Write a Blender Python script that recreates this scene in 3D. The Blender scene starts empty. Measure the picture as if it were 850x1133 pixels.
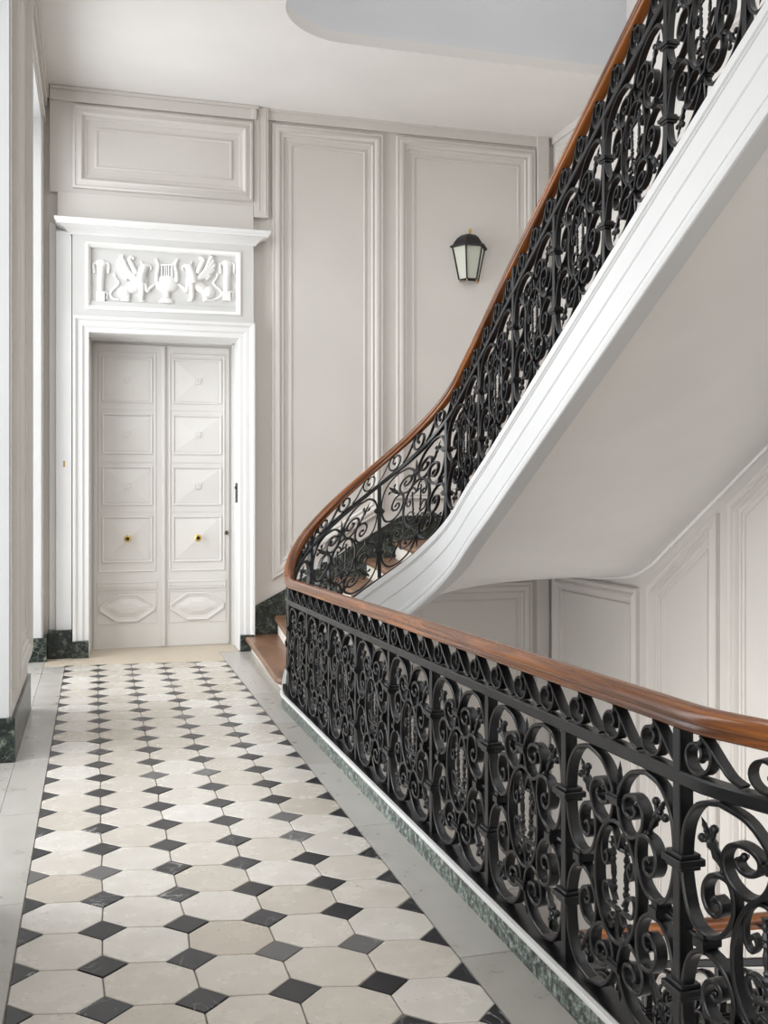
import bpy, math, random
from mathutils import Vector
random.seed(7)
PI = math.pi
SC = bpy.context.scene
COL = SC.collection

# ------------------------------------------------------------------ helpers
class MB:
    """collects geometry for ONE mesh object"""
    def __init__(self):
        self.v = []; self.f = []; self.m = []; self.a = []
    def quad_strip(self, rings, closed_ring=True, closed_path=False, caps=True, mat=0):
        n = len(rings[0]); b = len(self.v)
        for r in rings: self.v.extend(r)
        R = len(rings)
        for i in range(R if closed_path else R - 1):
            p = b + i * n; q = b + ((i + 1) % R) * n
            for j in range(n if closed_ring else n - 1):
                k = (j + 1) % n
                self.f.append((p + j, p + k, q + k, q + j)); self.m.append(mat)
        if caps and closed_ring and not closed_path:
            self.f.append(tuple(b + j for j in range(n))[::-1]); self.m.append(mat)
            self.f.append(tuple(b + (R - 1) * n + j for j in range(n))); self.m.append(mat)
    def poly(self, pts, mat=0):
        b = len(self.v); self.v.extend(pts)
        self.f.append(tuple(range(b, b + len(pts)))); self.m.append(mat)
    def prism(self, pts, z0, z1, mat=0):
        """vertical prism over an xy polygon"""
        n = len(pts); b = len(self.v)
        self.v.extend([(p[0], p[1], z0) for p in pts]); self.v.extend([(p[0], p[1], z1) for p in pts])
        self.f.append(tuple(b + j for j in range(n))[::-1]); self.f.append(tuple(b + n + j for j in range(n)))
        self.m += [mat, mat]
        for j in range(n):
            k = (j + 1) % n
            self.f.append((b + j, b + k, b + n + k, b + n + j)); self.m.append(mat)
    def slab(self, pts, off, mat=0):
        """prism over any planar 3D polygon, thickened by vector off"""
        n = len(pts); b = len(self.v)
        self.v.extend(pts); self.v.extend([(p[0]+off[0], p[1]+off[1], p[2]+off[2]) for p in pts])
        self.f.append(tuple(b + j for j in range(n))[::-1]); self.f.append(tuple(b + n + j for j in range(n)))
        self.m += [mat, mat]
        for j in range(n):
            k = (j + 1) % n
            self.f.append((b + j, b + k, b + n + k, b + n + j)); self.m.append(mat)
    def box(self, x0, x1, y0, y1, z0, z1, mat=0):
        self.prism([(x0, y0), (x1, y0), (x1, y1), (x0, y1)], z0, z1, mat)
    def lathe(self, prof, origin=(0,0,0), axis=(0,0,1), seg=16, mat=0):
        """prof: (radius, height) along axis"""
        ax = Vector(axis).normalized()
        e1 = ax.orthogonal().normalized(); e2 = ax.cross(e1)
        o = Vector(origin); rings = []
        for r, h in prof:
            rings.append([tuple(o + ax*h + (e1*math.cos(2*PI*i/seg) + e2*math.sin(2*PI*i/seg))*max(r, 1e-5)) for i in range(seg)])
        self.quad_strip(rings, mat=mat)
    def ball(self, c, r, seg=12, mat=0):
        rx, ry, rz = (r, r, r) if not hasattr(r, '__len__') else r
        rings = []
        n = max(5, seg // 2)
        for i in range(n + 1):
            t = PI * i / n; s = max(math.sin(t), 1e-3)
            rings.append([(c[0] + rx*s*math.cos(2*PI*j/seg), c[1] + ry*s*math.sin(2*PI*j/seg), c[2] - rz*math.cos(t)) for j in range(seg)])
        self.quad_strip(rings, mat=mat)
    def tube(self, pts, rad, seg=8, mat=0, flat=None):
        P = [Vector(p) for p in pts]; rings = []
        up = None
        for i, p in enumerate(P):
            t = (P[min(i+1, len(P)-1)] - P[max(i-1, 0)]).normalized()
            if up is None: up = t.orthogonal().normalized()
            up = (up - t*up.dot(t)).normalized(); s = t.cross(up)
            r = rad(i/(len(P)-1)) if callable(rad) else rad
            rings.append([tuple(p + (up*math.cos(2*PI*k/seg) + s*math.sin(2*PI*k/seg))*r) for k in range(seg)])
        self.quad_strip(rings, mat=mat)
    def build(self, name, mats, parent=None, smooth=True, angle=38, bevel=0, attr=None):
        me = bpy.data.meshes.new(name)
        me.from_pydata(self.v, [], self.f)
        if not isinstance(mats, (list, tuple)): mats = [mats]
        for m in mats: me.materials.append(m)
        me.polygons.foreach_set('material_index', self.m)
        if attr is not None:
            at = me.attributes.new('tone', 'FLOAT', 'FACE'); at.data.foreach_set('value', attr)
        if smooth:
            me.polygons.foreach_set('use_smooth', [True]*len(me.polygons))
            me.set_sharp_from_angle(angle=math.radians(angle))
        me.update()
        o = bpy.data.objects.new(name, me); COL.objects.link(o)
        if parent: o.parent = parent
        if bevel:
            b = o.modifiers.new('bevel', 'BEVEL'); b.width = bevel; b.segments = 3; b.limit_method = 'ANGLE'; b.angle_limit = math.radians(40)
        return o

def empty(name, loc=(0,0,0), parent=None):
    o = bpy.data.objects.new(name, None); COL.objects.link(o); o.location = loc; o.empty_display_size = .1
    if parent: o.parent = parent
    return o
def thing(o, label, cat, group=None):
    o['label'] = label; o['category'] = cat
    if group: o['group'] = group
    return o
def struct(o, label=None):
    o['kind'] = 'structure'
    if label: o['label'] = label
    return o

def catmull(pts, n=6, closed=False):
    P = [tuple(p) for p in pts]; out = []
    N = len(P); rng = range(N if closed else N - 1)
    for i in rng:
        if closed: a, b, c, d = P[i-1], P[i], P[(i+1) % N], P[(i+2) % N]
        else: a, b, c, d = P[max(i-1, 0)], P[i], P[i+1], P[min(i+2, N-1)]
        for k in range(n):
            t = k / n
            out.append(tuple(.5*((2*b[j]) + (c[j]-a[j])*t + (2*a[j]-5*b[j]+4*c[j]-d[j])*t*t + (3*b[j]-a[j]-3*c[j]+d[j])*t**3) for j in range(len(b))))
    if not closed: out.append(P[-1])
    return out

def hermite(knots):
    xs = [k[0] for k in knots]; ys = [k[1] for k in knots]; n = len(xs)
    m = []
    for i in range(n):
        if i == 0: m.append((ys[1]-ys[0])/(xs[1]-xs[0]))
        elif i == n-1: m.append((ys[-1]-ys[-2])/(xs[-1]-xs[-2]))
        else: m.append((ys[i+1]-ys[i-1])/(xs[i+1]-xs[i-1]))
    def f(x):
        if x <= xs[0]: return ys[0] + m[0]*(x-xs[0])
        if x >= xs[-1]: return ys[-1] + m[-1]*(x-xs[-1])
        i = 0
        while x > xs[i+1]: i += 1
        h = xs[i+1]-xs[i]; t = (x-xs[i])/h
        return (2*t**3-3*t*t+1)*ys[i] + (t**3-2*t*t+t)*h*m[i] + (-2*t**3+3*t*t)*ys[i+1] + (t**3-t*t)*h*m[i+1]
    return f

# ------------------------------------------------------------------ materials
def new_mat(name):
    m = bpy.data.materials.new(name); m.use_nodes = True
    nt = m.node_tree; return m, nt, nt.nodes['Principled BSDF']
def node(nt, t, **kw):
    n = nt.nodes.new(t)
    for k, v in kw.items():
        if k in n.inputs: n.inputs[k].default_value = v
        else: setattr(n, k, v)
    return n
def ramp(nt, stops, interp='LINEAR'):
    n = nt.nodes.new('ShaderNodeValToRGB'); cr = n.color_ramp; cr.interpolation = interp
    while len(cr.elements) < len(stops): cr.elements.new(.5)
    for e, (p, c) in zip(cr.elements, stops): e.position = p; e.color = (*c, 1)
    return n
def coords(nt, scale=(1,1,1), which='Object'):
    tc = nt.nodes.new('ShaderNodeTexCoord'); mp = nt.nodes.new('ShaderNodeMapping')
    mp.inputs['Scale'].default_value = scale
    nt.links.new(tc.outputs[which], mp.inputs['Vector']); return mp.outputs['Vector']
def bump(nt, b, src, strength, dist=.002):
    n = node(nt, 'ShaderNodeBump', Strength=strength, Distance=dist)
    nt.links.new(src, n.inputs['Height']); nt.links.new(n.outputs['Normal'], b.inputs['Normal'])

def paint(name, c, rough=.5, var=.03):
    m, nt, b = new_mat(name)
    v = coords(nt)
    n1 = node(nt, 'ShaderNodeTexNoise', Scale=1.3, Detail=4.0); nt.links.new(v, n1.inputs['Vector'])
    r = ramp(nt, [(.3, tuple(x*(1-var) for x in c)), (.7, tuple(min(1, x*(1+var)) for x in c))])
    nt.links.new(n1.outputs['Fac'], r.inputs['Fac']); nt.links.new(r.outputs['Color'], b.inputs['Base Color'])
    n2 = node(nt, 'ShaderNodeTexNoise', Scale=60.0, Detail=2.0); nt.links.new(v, n2.inputs['Vector'])
    b.inputs['Roughness'].default_value = rough
    bump(nt, b, n2.outputs['Fac'], .12, .001)
    return m
def flat(name, c, rough=.5, metal=0.0):
    m, nt, b = new_mat(name)
    b.inputs['Base Color'].default_value = (*c, 1); b.inputs['Roughness'].default_value = rough; b.inputs['Metallic'].default_value = metal
    v = coords(nt); n = node(nt, 'ShaderNodeTexNoise', Scale=40.0, Detail=3.0); nt.links.new(v, n.inputs['Vector'])
    bump(nt, b, n.outputs['Fac'], .08, .001)
    return m

GREIGE = paint('greige_paint', (.66, .63, .594), .55)
WHITE = paint('white_paint', (.80, .797, .788), .45)
DOORP = paint('door_paint', (.74, .72, .69), .42)
CEIL = paint('ceiling_paint', (.84, .82, .795), .7)
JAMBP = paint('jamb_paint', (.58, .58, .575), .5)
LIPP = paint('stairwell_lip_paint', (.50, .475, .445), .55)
FRIEZEP = paint('frieze_paint', (.66, .655, .64), .5)
STRINGP = paint('stair_string_paint', (.66, .657, .648), .5)
SOFFITP = paint('soffit_paint', (.88, .865, .84), .6)
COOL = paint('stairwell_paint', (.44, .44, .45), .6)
PLASTER = paint('relief_plaster', (.86, .855, .84), .55)
RISERP = paint('riser_paint', (.80, .765, .69), .55, .08)
BRASS = flat('brass', (.62, .43, .14), .28, 1.0)
DARKM = flat('dark_metal', (.02, .02, .02), .4, .3)

def iron_mat():
    m, nt, b = new_mat('black_iron')
    v = coords(nt)
    n = node(nt, 'ShaderNodeTexNoise', Scale=9.0, Detail=6.0, Roughness=.6); nt.links.new(v, n.inputs['Vector'])
    r = ramp(nt, [(.3, (.005, .005, .006)), (.62, (.0095, .0095, .0108)), (.8, (.022, .022, .024))])
    nt.links.new(n.outputs['Fac'], r.inputs['Fac']); nt.links.new(r.outputs['Color'], b.inputs['Base Color'])
    n2 = node(nt, 'ShaderNodeTexNoise', Scale=150.0, Detail=3.0); nt.links.new(v, n2.inputs['Vector'])
    b.inputs['Roughness'].default_value = .31
    bump(nt, b, n2.outputs['Fac'], .35, .001)
    return m
IRON = iron_mat()

def wood_mat(name, stops, rough, scale, coat=0.0):
    m, nt, b = new_mat(name)
    tc = nt.nodes.new('ShaderNodeTexCoord')
    mp = nt.nodes.new('ShaderNodeMapping'); mp.inputs['Scale'].default_value = scale
    nt.links.new(tc.outputs['UV'], mp.inputs['Vector'])
    n = node(nt, 'ShaderNodeTexNoise', Scale=1.0, Detail=8.0, Roughness=.62, Distortion=.6)
    nt.links.new(mp.outputs['Vector'], n.inputs['Vector'])
    r = ramp(nt, stops); nt.links.new(n.outputs['Fac'], r.inputs['Fac'])
    nt.links.new(r.outputs['Color'], b.inputs['Base Color'])
    b.inputs['Roughness'].default_value = rough
    if coat:
        b.inputs['Coat Weight'].default_value = coat; b.inputs['Coat Roughness'].default_value = .07
    bump(nt, b, n.outputs['Fac'], .15, .001)
    return m
RAILW = wood_mat('varnished_mahogany', [(.30, (.035, .010, .003)), (.44, (.13, .040, .010)), (.56, (.24, .078, .017)), (.72, (.38, .135, .030))], .22, (1.6, 34, 34), .2)
TREADW = wood_mat('worn_oak_tread', [(.25, (.10, .048, .025)), (.5, (.22, .115, .062)), (.75, (.33, .19, .11))], .45, (1.5, 26, 26), .15)

def marble_mat(name='green_marble', sc=1.0, stops=((.38, (.005, .008, .0075)), (.50, (.014, .020, .018)), (.57, (.045, .060, .050)), (.64, (.15, .18, .145)), (.74, (.40, .44, .36)))):
    m, nt, b = new_mat(name)
    v = coords(nt)
    w = node(nt, 'ShaderNodeTexNoise', Scale=7.0, Detail=5.0); nt.links.new(v, w.inputs['Vector'])
    mx = nt.nodes.new('ShaderNodeMixRGB'); mx.inputs[0].default_value = .12
    nt.links.new(v, mx.inputs[1]); nt.links.new(w.outputs['Color'], mx.inputs[2])
    vo = nt.nodes.new('ShaderNodeTexVoronoi'); vo.feature = 'DISTANCE_TO_EDGE'; vo.inputs['Scale'].default_value = 22.0*sc
    nt.links.new(mx.outputs[0], vo.inputs['Vector'])
    n = node(nt, 'ShaderNodeTexNoise', Scale=20.0*sc, Detail=8.0, Roughness=.7); nt.links.new(mx.outputs[0], n.inputs['Vector'])
    r = ramp(nt, list(stops))
    nt.links.new(n.outputs['Fac'], r.inputs['Fac'])
    vr = ramp(nt, [(0.0, (1, 1, 1)), (.035, (0, 0, 0))]); nt.links.new(vo.outputs['Distance'], vr.inputs['Fac'])
    n3 = node(nt, 'ShaderNodeTexNoise', Scale=6.0, Detail=2.0); nt.links.new(v, n3.inputs['Vector'])
    r3 = ramp(nt, [(.45, (0, 0, 0)), (.7, (1, 1, 1))]); nt.links.new(n3.outputs['Fac'], r3.inputs['Fac'])
    mul = nt.nodes.new('ShaderNodeMath'); mul.operation = 'MULTIPLY'
    nt.links.new(vr.outputs['Color'], mul.inputs[0]); nt.links.new(r3.outputs['Color'], mul.inputs[1])
    m2 = nt.nodes.new('ShaderNodeMixRGB'); m2.inputs[2].default_value = (.34, .40, .33, 1)
    nt.links.new(mul.outputs[0], m2.inputs[0]); nt.links.new(r.outputs['Color'], m2.inputs[1])
    nt.links.new(m2.outputs[0], b.inputs['Base Color']); b.inputs['Roughness'].default_value = .28
    return m
MARBLE = marble_mat()
MARBLE_LIT = marble_mat('lit_green_marble', 2.2, ((.38, (.010, .015, .015)), (.45, (.050, .066, .060)), (.52, (.15, .185, .165)), (.58, (.31, .36, .325)), (.66, (.62, .67, .63))))  # lighter, more mottled copy of the marble; light on the kerb put into its colour

def stone_mat(name, dark, lite, rough=.38):
    m, nt, b = new_mat(name)
    at = nt.nodes.new('ShaderNodeAttribute'); at.attribute_name = 'tone'
    r = ramp(nt, [(0, dark), (1, lite)]); nt.links.new(at.outputs['Fac'], r.inputs['Fac'])
    v = coords(nt)
    n = node(nt, 'ShaderNodeTexNoise', Scale=7.0, Detail=6.0, Roughness=.55); nt.links.new(v, n.inputs['Vector'])
    r2 = ramp(nt, [(.2, (.86, .845, .825)), (.8, (1.04, 1.035, 1.03))]); nt.links.new(n.outputs['Fac'], r2.inputs['Fac'])
    mx = nt.nodes.new('ShaderNodeMixRGB'); mx.blend_type = 'MULTIPLY'; mx.inputs[0].default_value = 1
    nt.links.new(r.outputs['Color'], mx.inputs[1]); nt.links.new(r2.outputs['Color'], mx.inputs[2])
    # pits
    n2 = node(nt, 'ShaderNodeTexNoise', Scale=45.0, Detail=3.0); nt.links.new(v, n2.inputs['Vector'])
    r3 = ramp(nt, [(.26, (.62, .60, .58)), (.34, (1, 1, 1))]); nt.links.new(n2.outputs['Fac'], r3.inputs['Fac'])
    m3 = nt.nodes.new('ShaderNodeMixRGB'); m3.blend_type = 'MULTIPLY'; m3.inputs[0].default_value = .8
    nt.links.new(mx.outputs[0], m3.inputs[1]); nt.links.new(r3.outputs['Color'], m3.inputs[2])
    nt.links.new(m3.outputs[0], b.inputs['Base Color'])
    rr = ramp(nt, [(.3, (rough*.75,)*3), (.7, (rough*1.35,)*3)]); nt.links.new(n.outputs['Fac'], rr.inputs['Fac'])
    nt.links.new(rr.outputs['Color'], b.inputs['Roughness'])
    bump(nt, b, n.outputs['Fac'], .15, .003)
    return m
OCT = stone_mat('limestone_octagon', (.55, .495, .42), (.74, .715, .67), .24)
SLABS = stone_mat('limestone_border', (.40, .38, .345), (.53, .515, .485), .32)
THRESH = stone_mat('cream_threshold', (.58, .50, .39), (.66, .585, .47), .4)
def cab_mat():
    m, nt, b = new_mat('black_cabochon')
    at = nt.nodes.new('ShaderNodeAttribute'); at.attribute_name = 'tone'
    r = ramp(nt, [(0, (.014, .014, .016)), (.8, (.036, .036, .040)), (1, (.13, .127, .125))]); nt.links.new(at.outputs['Fac'], r.inputs['Fac'])
    v = coords(nt)
    w = node(nt, 'ShaderNodeTexNoise', Scale=6.0, Detail=4.0, Distortion=1.5); nt.links.new(v, w.inputs['Vector'])
    rv = ramp(nt, [(.485, (0, 0, 0)), (.5, (1, 1, 1)), (.515, (0, 0, 0))]); nt.links.new(w.outputs['Fac'], rv.inputs['Fac'])
    n3 = node(nt, 'ShaderNodeTexNoise', Scale=2.0); nt.links.new(v, n3.inputs['Vector'])
    r3 = ramp(nt, [(.5, (0, 0, 0)), (.62, (1, 1, 1))]); nt.links.new(n3.outputs['Fac'], r3.inputs['Fac'])
    mul = nt.nodes.new('ShaderNodeMath'); mul.operation = 'MULTIPLY'
    nt.links.new(rv.outputs['Color'], mul.inputs[0]); nt.links.new(r3.outputs['Color'], mul.inputs[1])
    mx = nt.nodes.new('ShaderNodeMixRGB'); mx.inputs[2].default_value = (.42, .42, .42, 1)
    nt.links.new(mul.outputs[0], mx.inputs[0]); nt.links.new(r.outputs['Color'], mx.inputs[1])
    nt.links.new(mx.outputs[0], b.inputs['Base Color']); b.inputs['Roughness'].default_value = .34
    return m
CAB = cab_mat()
GROUT = flat('grout', (.24, .22, .195), .8)

def frosted():
    m, nt, b = new_mat('frosted_glass')
    b.inputs['Base Color'].default_value = (.66, .68, .58, 1); b.inputs['Roughness'].default_value = .35
    b.inputs['Transmission Weight'].default_value = .25
    b.inputs['Emission Color'].default_value = (.9, .95, .8, 1); b.inputs['Emission Strength'].default_value = 0.0
    return m
FROST = frosted()

# ------------------------------------------------------------------ the path of the railing / stair string
XL, XS, YC, YN = 1.32, 2.60, 7.05, 2.15
XN = XL + .013*(YC-YN)
R1 = (XS-XL)/2; C1 = (XL+R1, YC); A1 = PI*R1
R2 = (XS-XN)/2; C2 = (XN+R2, YN); A2 = PI*R2
SN = -(YC-YN)
def plan(s):
    """point and tangent in plan; the well lies to the right of the tangent"""
    if s >= A1: return (XS, YC-(s-A1)), (0, -1)
    if s >= 0:
        a = s/R1; return (C1[0]-R1*math.cos(a), C1[1]+R1*math.sin(a)), (math.sin(a), math.cos(a))
    if s >= SN:
        return (XL-.013*s, YC+s), (-.013, 1)
    q = SN-s
    if q <= A2:
        a = q/R2; return (C2[0]-R2*math.cos(a), C2[1]-R2*math.sin(a)), (-math.sin(a), math.cos(a))
    return (XS, YN+(q-A2)), (0, -1)
def at(s, w=0.0):
    p, t = plan(s); l = math.hypot(*t)
    return (p[0]+w*t[1]/l, p[1]-w*t[0]/l)
_hl = [(SN-A2-4.5, .446-.457*4.5), (SN-A2-1.354, -.173), (SN-A2, .44), (SN-1.3, .74), (SN-.9, .88), (SN-.35, .995), (SN, .997), (-2.5, .955), (-.3, .915), (0, .918), (.15, .972),
       (.29, 1.062), (.51, 1.222), (.7, 1.370), (.91, 1.545), (1.15, 1.748), (1.35, 1.917), (1.55, 2.083), (1.82, 2.30), (2.0, 2.425), (2.3, 2.60),
       (2.86, 2.945), (3.86, 3.525), (4.58, 3.942), (6.6, 5.10)]
zh = hermite(_hl)
_bl = [(SN-A2-4.5, .446-.457*4.5-1.0), (SN-A2-1.354, -1.173), (SN-A2, -.55), (SN-1.3, -.20), (SN-.9, -.02), (SN-.35, .085), (SN, .085), (-.3, .085), (0, .095), (.15, .15), (.3, .235), (.6, .437), (.99, .703),
       (1.26, .887), (1.45, 1.02), (1.66, 1.185), (1.93, 1.385), (2.24, 1.575), (2.59, 1.765), (2.92, 1.952), (4.66, 2.936), (5.6, 3.465), (6.6, 4.03)]
zb = hermite(_bl)
def zm(s):
    k = .795 if s < .2 else (.77 if s > 1.4 else .795-.025*(s-.2)/1.2)
    return zb(s)+.012 + (zh(s)-zb(s)-.012)*k

def srange(s0, s1, step=.06):
    n = max(1, int(round((s1-s0)/step))); return [s0+(s1-s0)*i/n for i in range(n+1)]
def sweep(mb, ss, prof, zf, mat=0):
    mb.quad_strip([[(*at(s, w), zf(s)+z) for w, z in prof] for s in ss], mat=mat)

S_LOW, S_TOP = SN-A2-3.9, 6.2

# ------------------------------------------------------------------ railing
rail = empty('stair_railing', (XL, YC, .1))
thing(rail, 'black wrought iron railing with varnished wooden handrail sweeping from the landing up the stairs', 'railing')
RO = Vector(rail.location)
def rbuild(mb, name, mat, parent=None, **kw):
    """build in world coordinates, then parent to the rail's root"""
    o = mb.build(name, mat, **kw)
    o.parent = parent or rail
    o.matrix_parent_inverse.identity()
    if parent is None: o.location = -RO
    return o

# handrail
hp = [(0, 0), (.017, -.003), (.030, -.012), (.037, -.025), (.035, -.036), (.029, -.041), (.032, -.047), (.032, -.058), (.022, -.064)]
hprof = hp + [(-w, z) for w, z in hp[::-1][:-1]]
mb = MB(); rings = []
hs = srange(S_LOW, S_TOP, .05)
for s in hs:
    sl = (zh(s+.03)-zh(s-.03))/.06; c = math.sqrt(1+sl*sl)
    (px, py), (tx, ty) = plan(s); l = math.hypot(tx, ty); tx /= l; ty /= l
    ring = []
    for w, z in hprof:
        q = at(s, w); dz = z
        # profile square to the slope
        ring.append((q[0] - tx*dz*sl/c*1.0, q[1] - ty*dz*sl/c*1.0, zh(s) + dz/c*1.0 - (c-1)*0.0))
    rings.append(ring)
mb.quad_strip(rings)
hr = rbuild(mb, 'handrail', RAILW, angle=60); hr['label'] = 'varnished reddish wooden handrail'
uv = hr.data.uv_layers.new(name='UVMap')
npf = len(hprof)
for p in hr.data.polygons:
    for li in p.loop_indices:
        vi = hr.data.loops[li].vertex_index
        uv.data[li].uv = (hs[vi // npf], (vi % npf)/npf*.16)

def bar_rect(w, t): # chamfered bar cross-section (w across, z)
    c = min(w, t)*.14; a, b = w/2, t/2
    return [(-a, -b+c), (-a, b-c), (-a+c, b), (a-c, b), (a, b-c), (a, -b+c), (a-c, -b), (-a+c, -b)]
mb = MB(); sweep(mb, hs, bar_rect(.026, .010), lambda s: zh(s)-.060); rbuild(mb, 'top_bar', IRON)
mb = MB(); sweep(mb, hs, bar_rect(.044, .036), zm); rbuild(mb, 'middle_bar', IRON)
mb = MB(); sweep(mb, srange(SN-.3, .12, .05), bar_rect(.086, .014), lambda s: zb(s)+.006); rbuild(mb, 'bottom_bar', IRON)
mb = MB(); sweep(mb, srange(.12, S_TOP, .05), bar_rect(.040, .012), lambda s: zb(s)+.005); rbuild(mb, 'bottom_bar', IRON)
mb = MB(); sweep(mb, srange(S_LOW, SN-.3, .05), bar_rect(.040, .012), lambda s: zb(s)+.005); rbuild(mb, 'bottom_bar', IRON)

BAY = .605
POST0 = -.02
kmin = -int((POST0-S_LOW)/BAY); kmax = int((S_TOP-POST0)/BAY)
def P3(s, w, z): return (*at(s, w), z)

def strip(mb, path, t, d, mapf, taper=None):
    """bent flat bar: path in (p,q) metres, thickness t in the plane, depth d across"""
    n = len(path); rings = []
    ch = t*.22
    for i, (p, q) in enumerate(path):
        a = path[max(i-1, 0)]; b = path[min(i+1, n-1)]
        dx, dy = b[0]-a[0], b[1]-a[1]; l = math.hypot(dx, dy) or 1e-6
        nx, ny = -dy/l, dx/l
        tt = t*(taper(i/(n-1)) if taper else 1)
        h = tt/2; k = d/2
        ring = []
        for e, w in ((-h, -k+ch), (-h+ch, -k), (h-ch, -k), (h, -k+ch), (h, k-ch), (h-ch, k), (-h+ch, k), (-h, k-ch)):
            ring.append(mapf(p+nx*e, q+ny*e, w))
        rings.append(ring)
    mb.quad_strip(rings)
def spindle(mb, p0, p1, prof, mapf, seg=8, w0=0.0):
    """turned bud along a line in the panel's plane; prof (t along, radius)"""
    dx, dy = p1[0]-p0[0], p1[1]-p0[1]; l = math.hypot(dx, dy); nx, ny = -dy/l, dx/l
    rings = []
    for t, r in prof:
        rings.append([mapf(p0[0]+dx*t+nx*r*math.cos(2*PI*j/seg), p0[1]+dy*t+ny*r*math.cos(2*PI*j/seg), w0+r*math.sin(2*PI*j/seg)) for j in range(seg)])
    mb.quad_strip(rings)
def blob(mb, p, q, r, mapf, seg=8, w0=0.0):
    rings = []
    for i in range(6):
        t = PI*i/5; s = max(math.sin(t), .05)
        rings.append([mapf(p+r*s*math.cos(2*PI*j/seg), q-r*math.cos(t), w0+r*s*math.sin(2*PI*j/seg)) for j in range(seg)])
    mb.quad_strip(rings)
def collar(mb, p, q, pw, qh, d, mapf):
    """moulded clasp: three stacked bands around bars"""
    for (q0, q1, g) in ((-1, -.45, 0), (-.45, .45, .35), (.45, 1, 0)):
        k = 1+g*.5; a = pw/2*k+ .003*(g > 0); dd = d/2+.004+.006*(g > 0)
        rings = []
        for qq in (q+q0*qh/2, q+q1*qh/2):
            rings.append([mapf(p-a, qq, -dd), mapf(p+a, qq, -dd), mapf(p+a, qq, dd), mapf(p-a, qq, dd)])
        mb.quad_strip(rings)

LIMB_A = [(.50,.03),(.74,.085),(.90,.21),(.955,.33),(.94,.45),(.87,.55),(.765,.585),(.64,.545),(.555,.46),(.54,.36),(.595,.285),(.69,.255),(.80,.275),(.86,.33),(.845,.40),(.76,.43),(.685,.41),(.66,.36),(.70,.335)]
LIMB_B = [(.50,.03),(.27,.08),(.11,.24),(.055,.45),(.065,.64),(.14,.83),(.26,.925),(.40,.94),(.54,.88),(.625,.76),(.635,.63),(.595,.53),(.51,.505),(.41,.525),(.34,.60),(.33,.685),(.375,.755),(.45,.78),(.51,.75),(.515,.69),(.46,.66),(.42,.685)]
TH = [(0,.004),(.06,.010),(.12,.006),(.2,.008),(.3,.013),(.42,.010),(.5,.015),(.56,.013),(.6,.008),(.66,.011),(.7,.007),(.76,.009),(.8,.006),(.86,.007),(.9,.0045),(1,.0005)]
BUD = [(0,.003),(.08,.009),(.16,.012),(.24,.009),(.3,.012),(.38,.009),(.45,.011),(.53,.008),(.6,.009),(.7,.006),(.78,.006),(.9,.003),(1,.0005)]
OVAL_SCROLL = [(.99,.74),(.93,.62),(.84,.60),(.755,.66),(.715,.77),(.73,.88),(.785,.92),(.825,.87),(.80,.81),(.77,.84)]
BOW = [(.93,1.17),(.84,1.08),(.755,1.07),(.73,1.14),(.78,1.22),(.88,1.23),(.96,1.24),(.92,1.32),(.84,1.30),(.81,1.36),(.86,1.41),(.91,1.37)]

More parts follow.
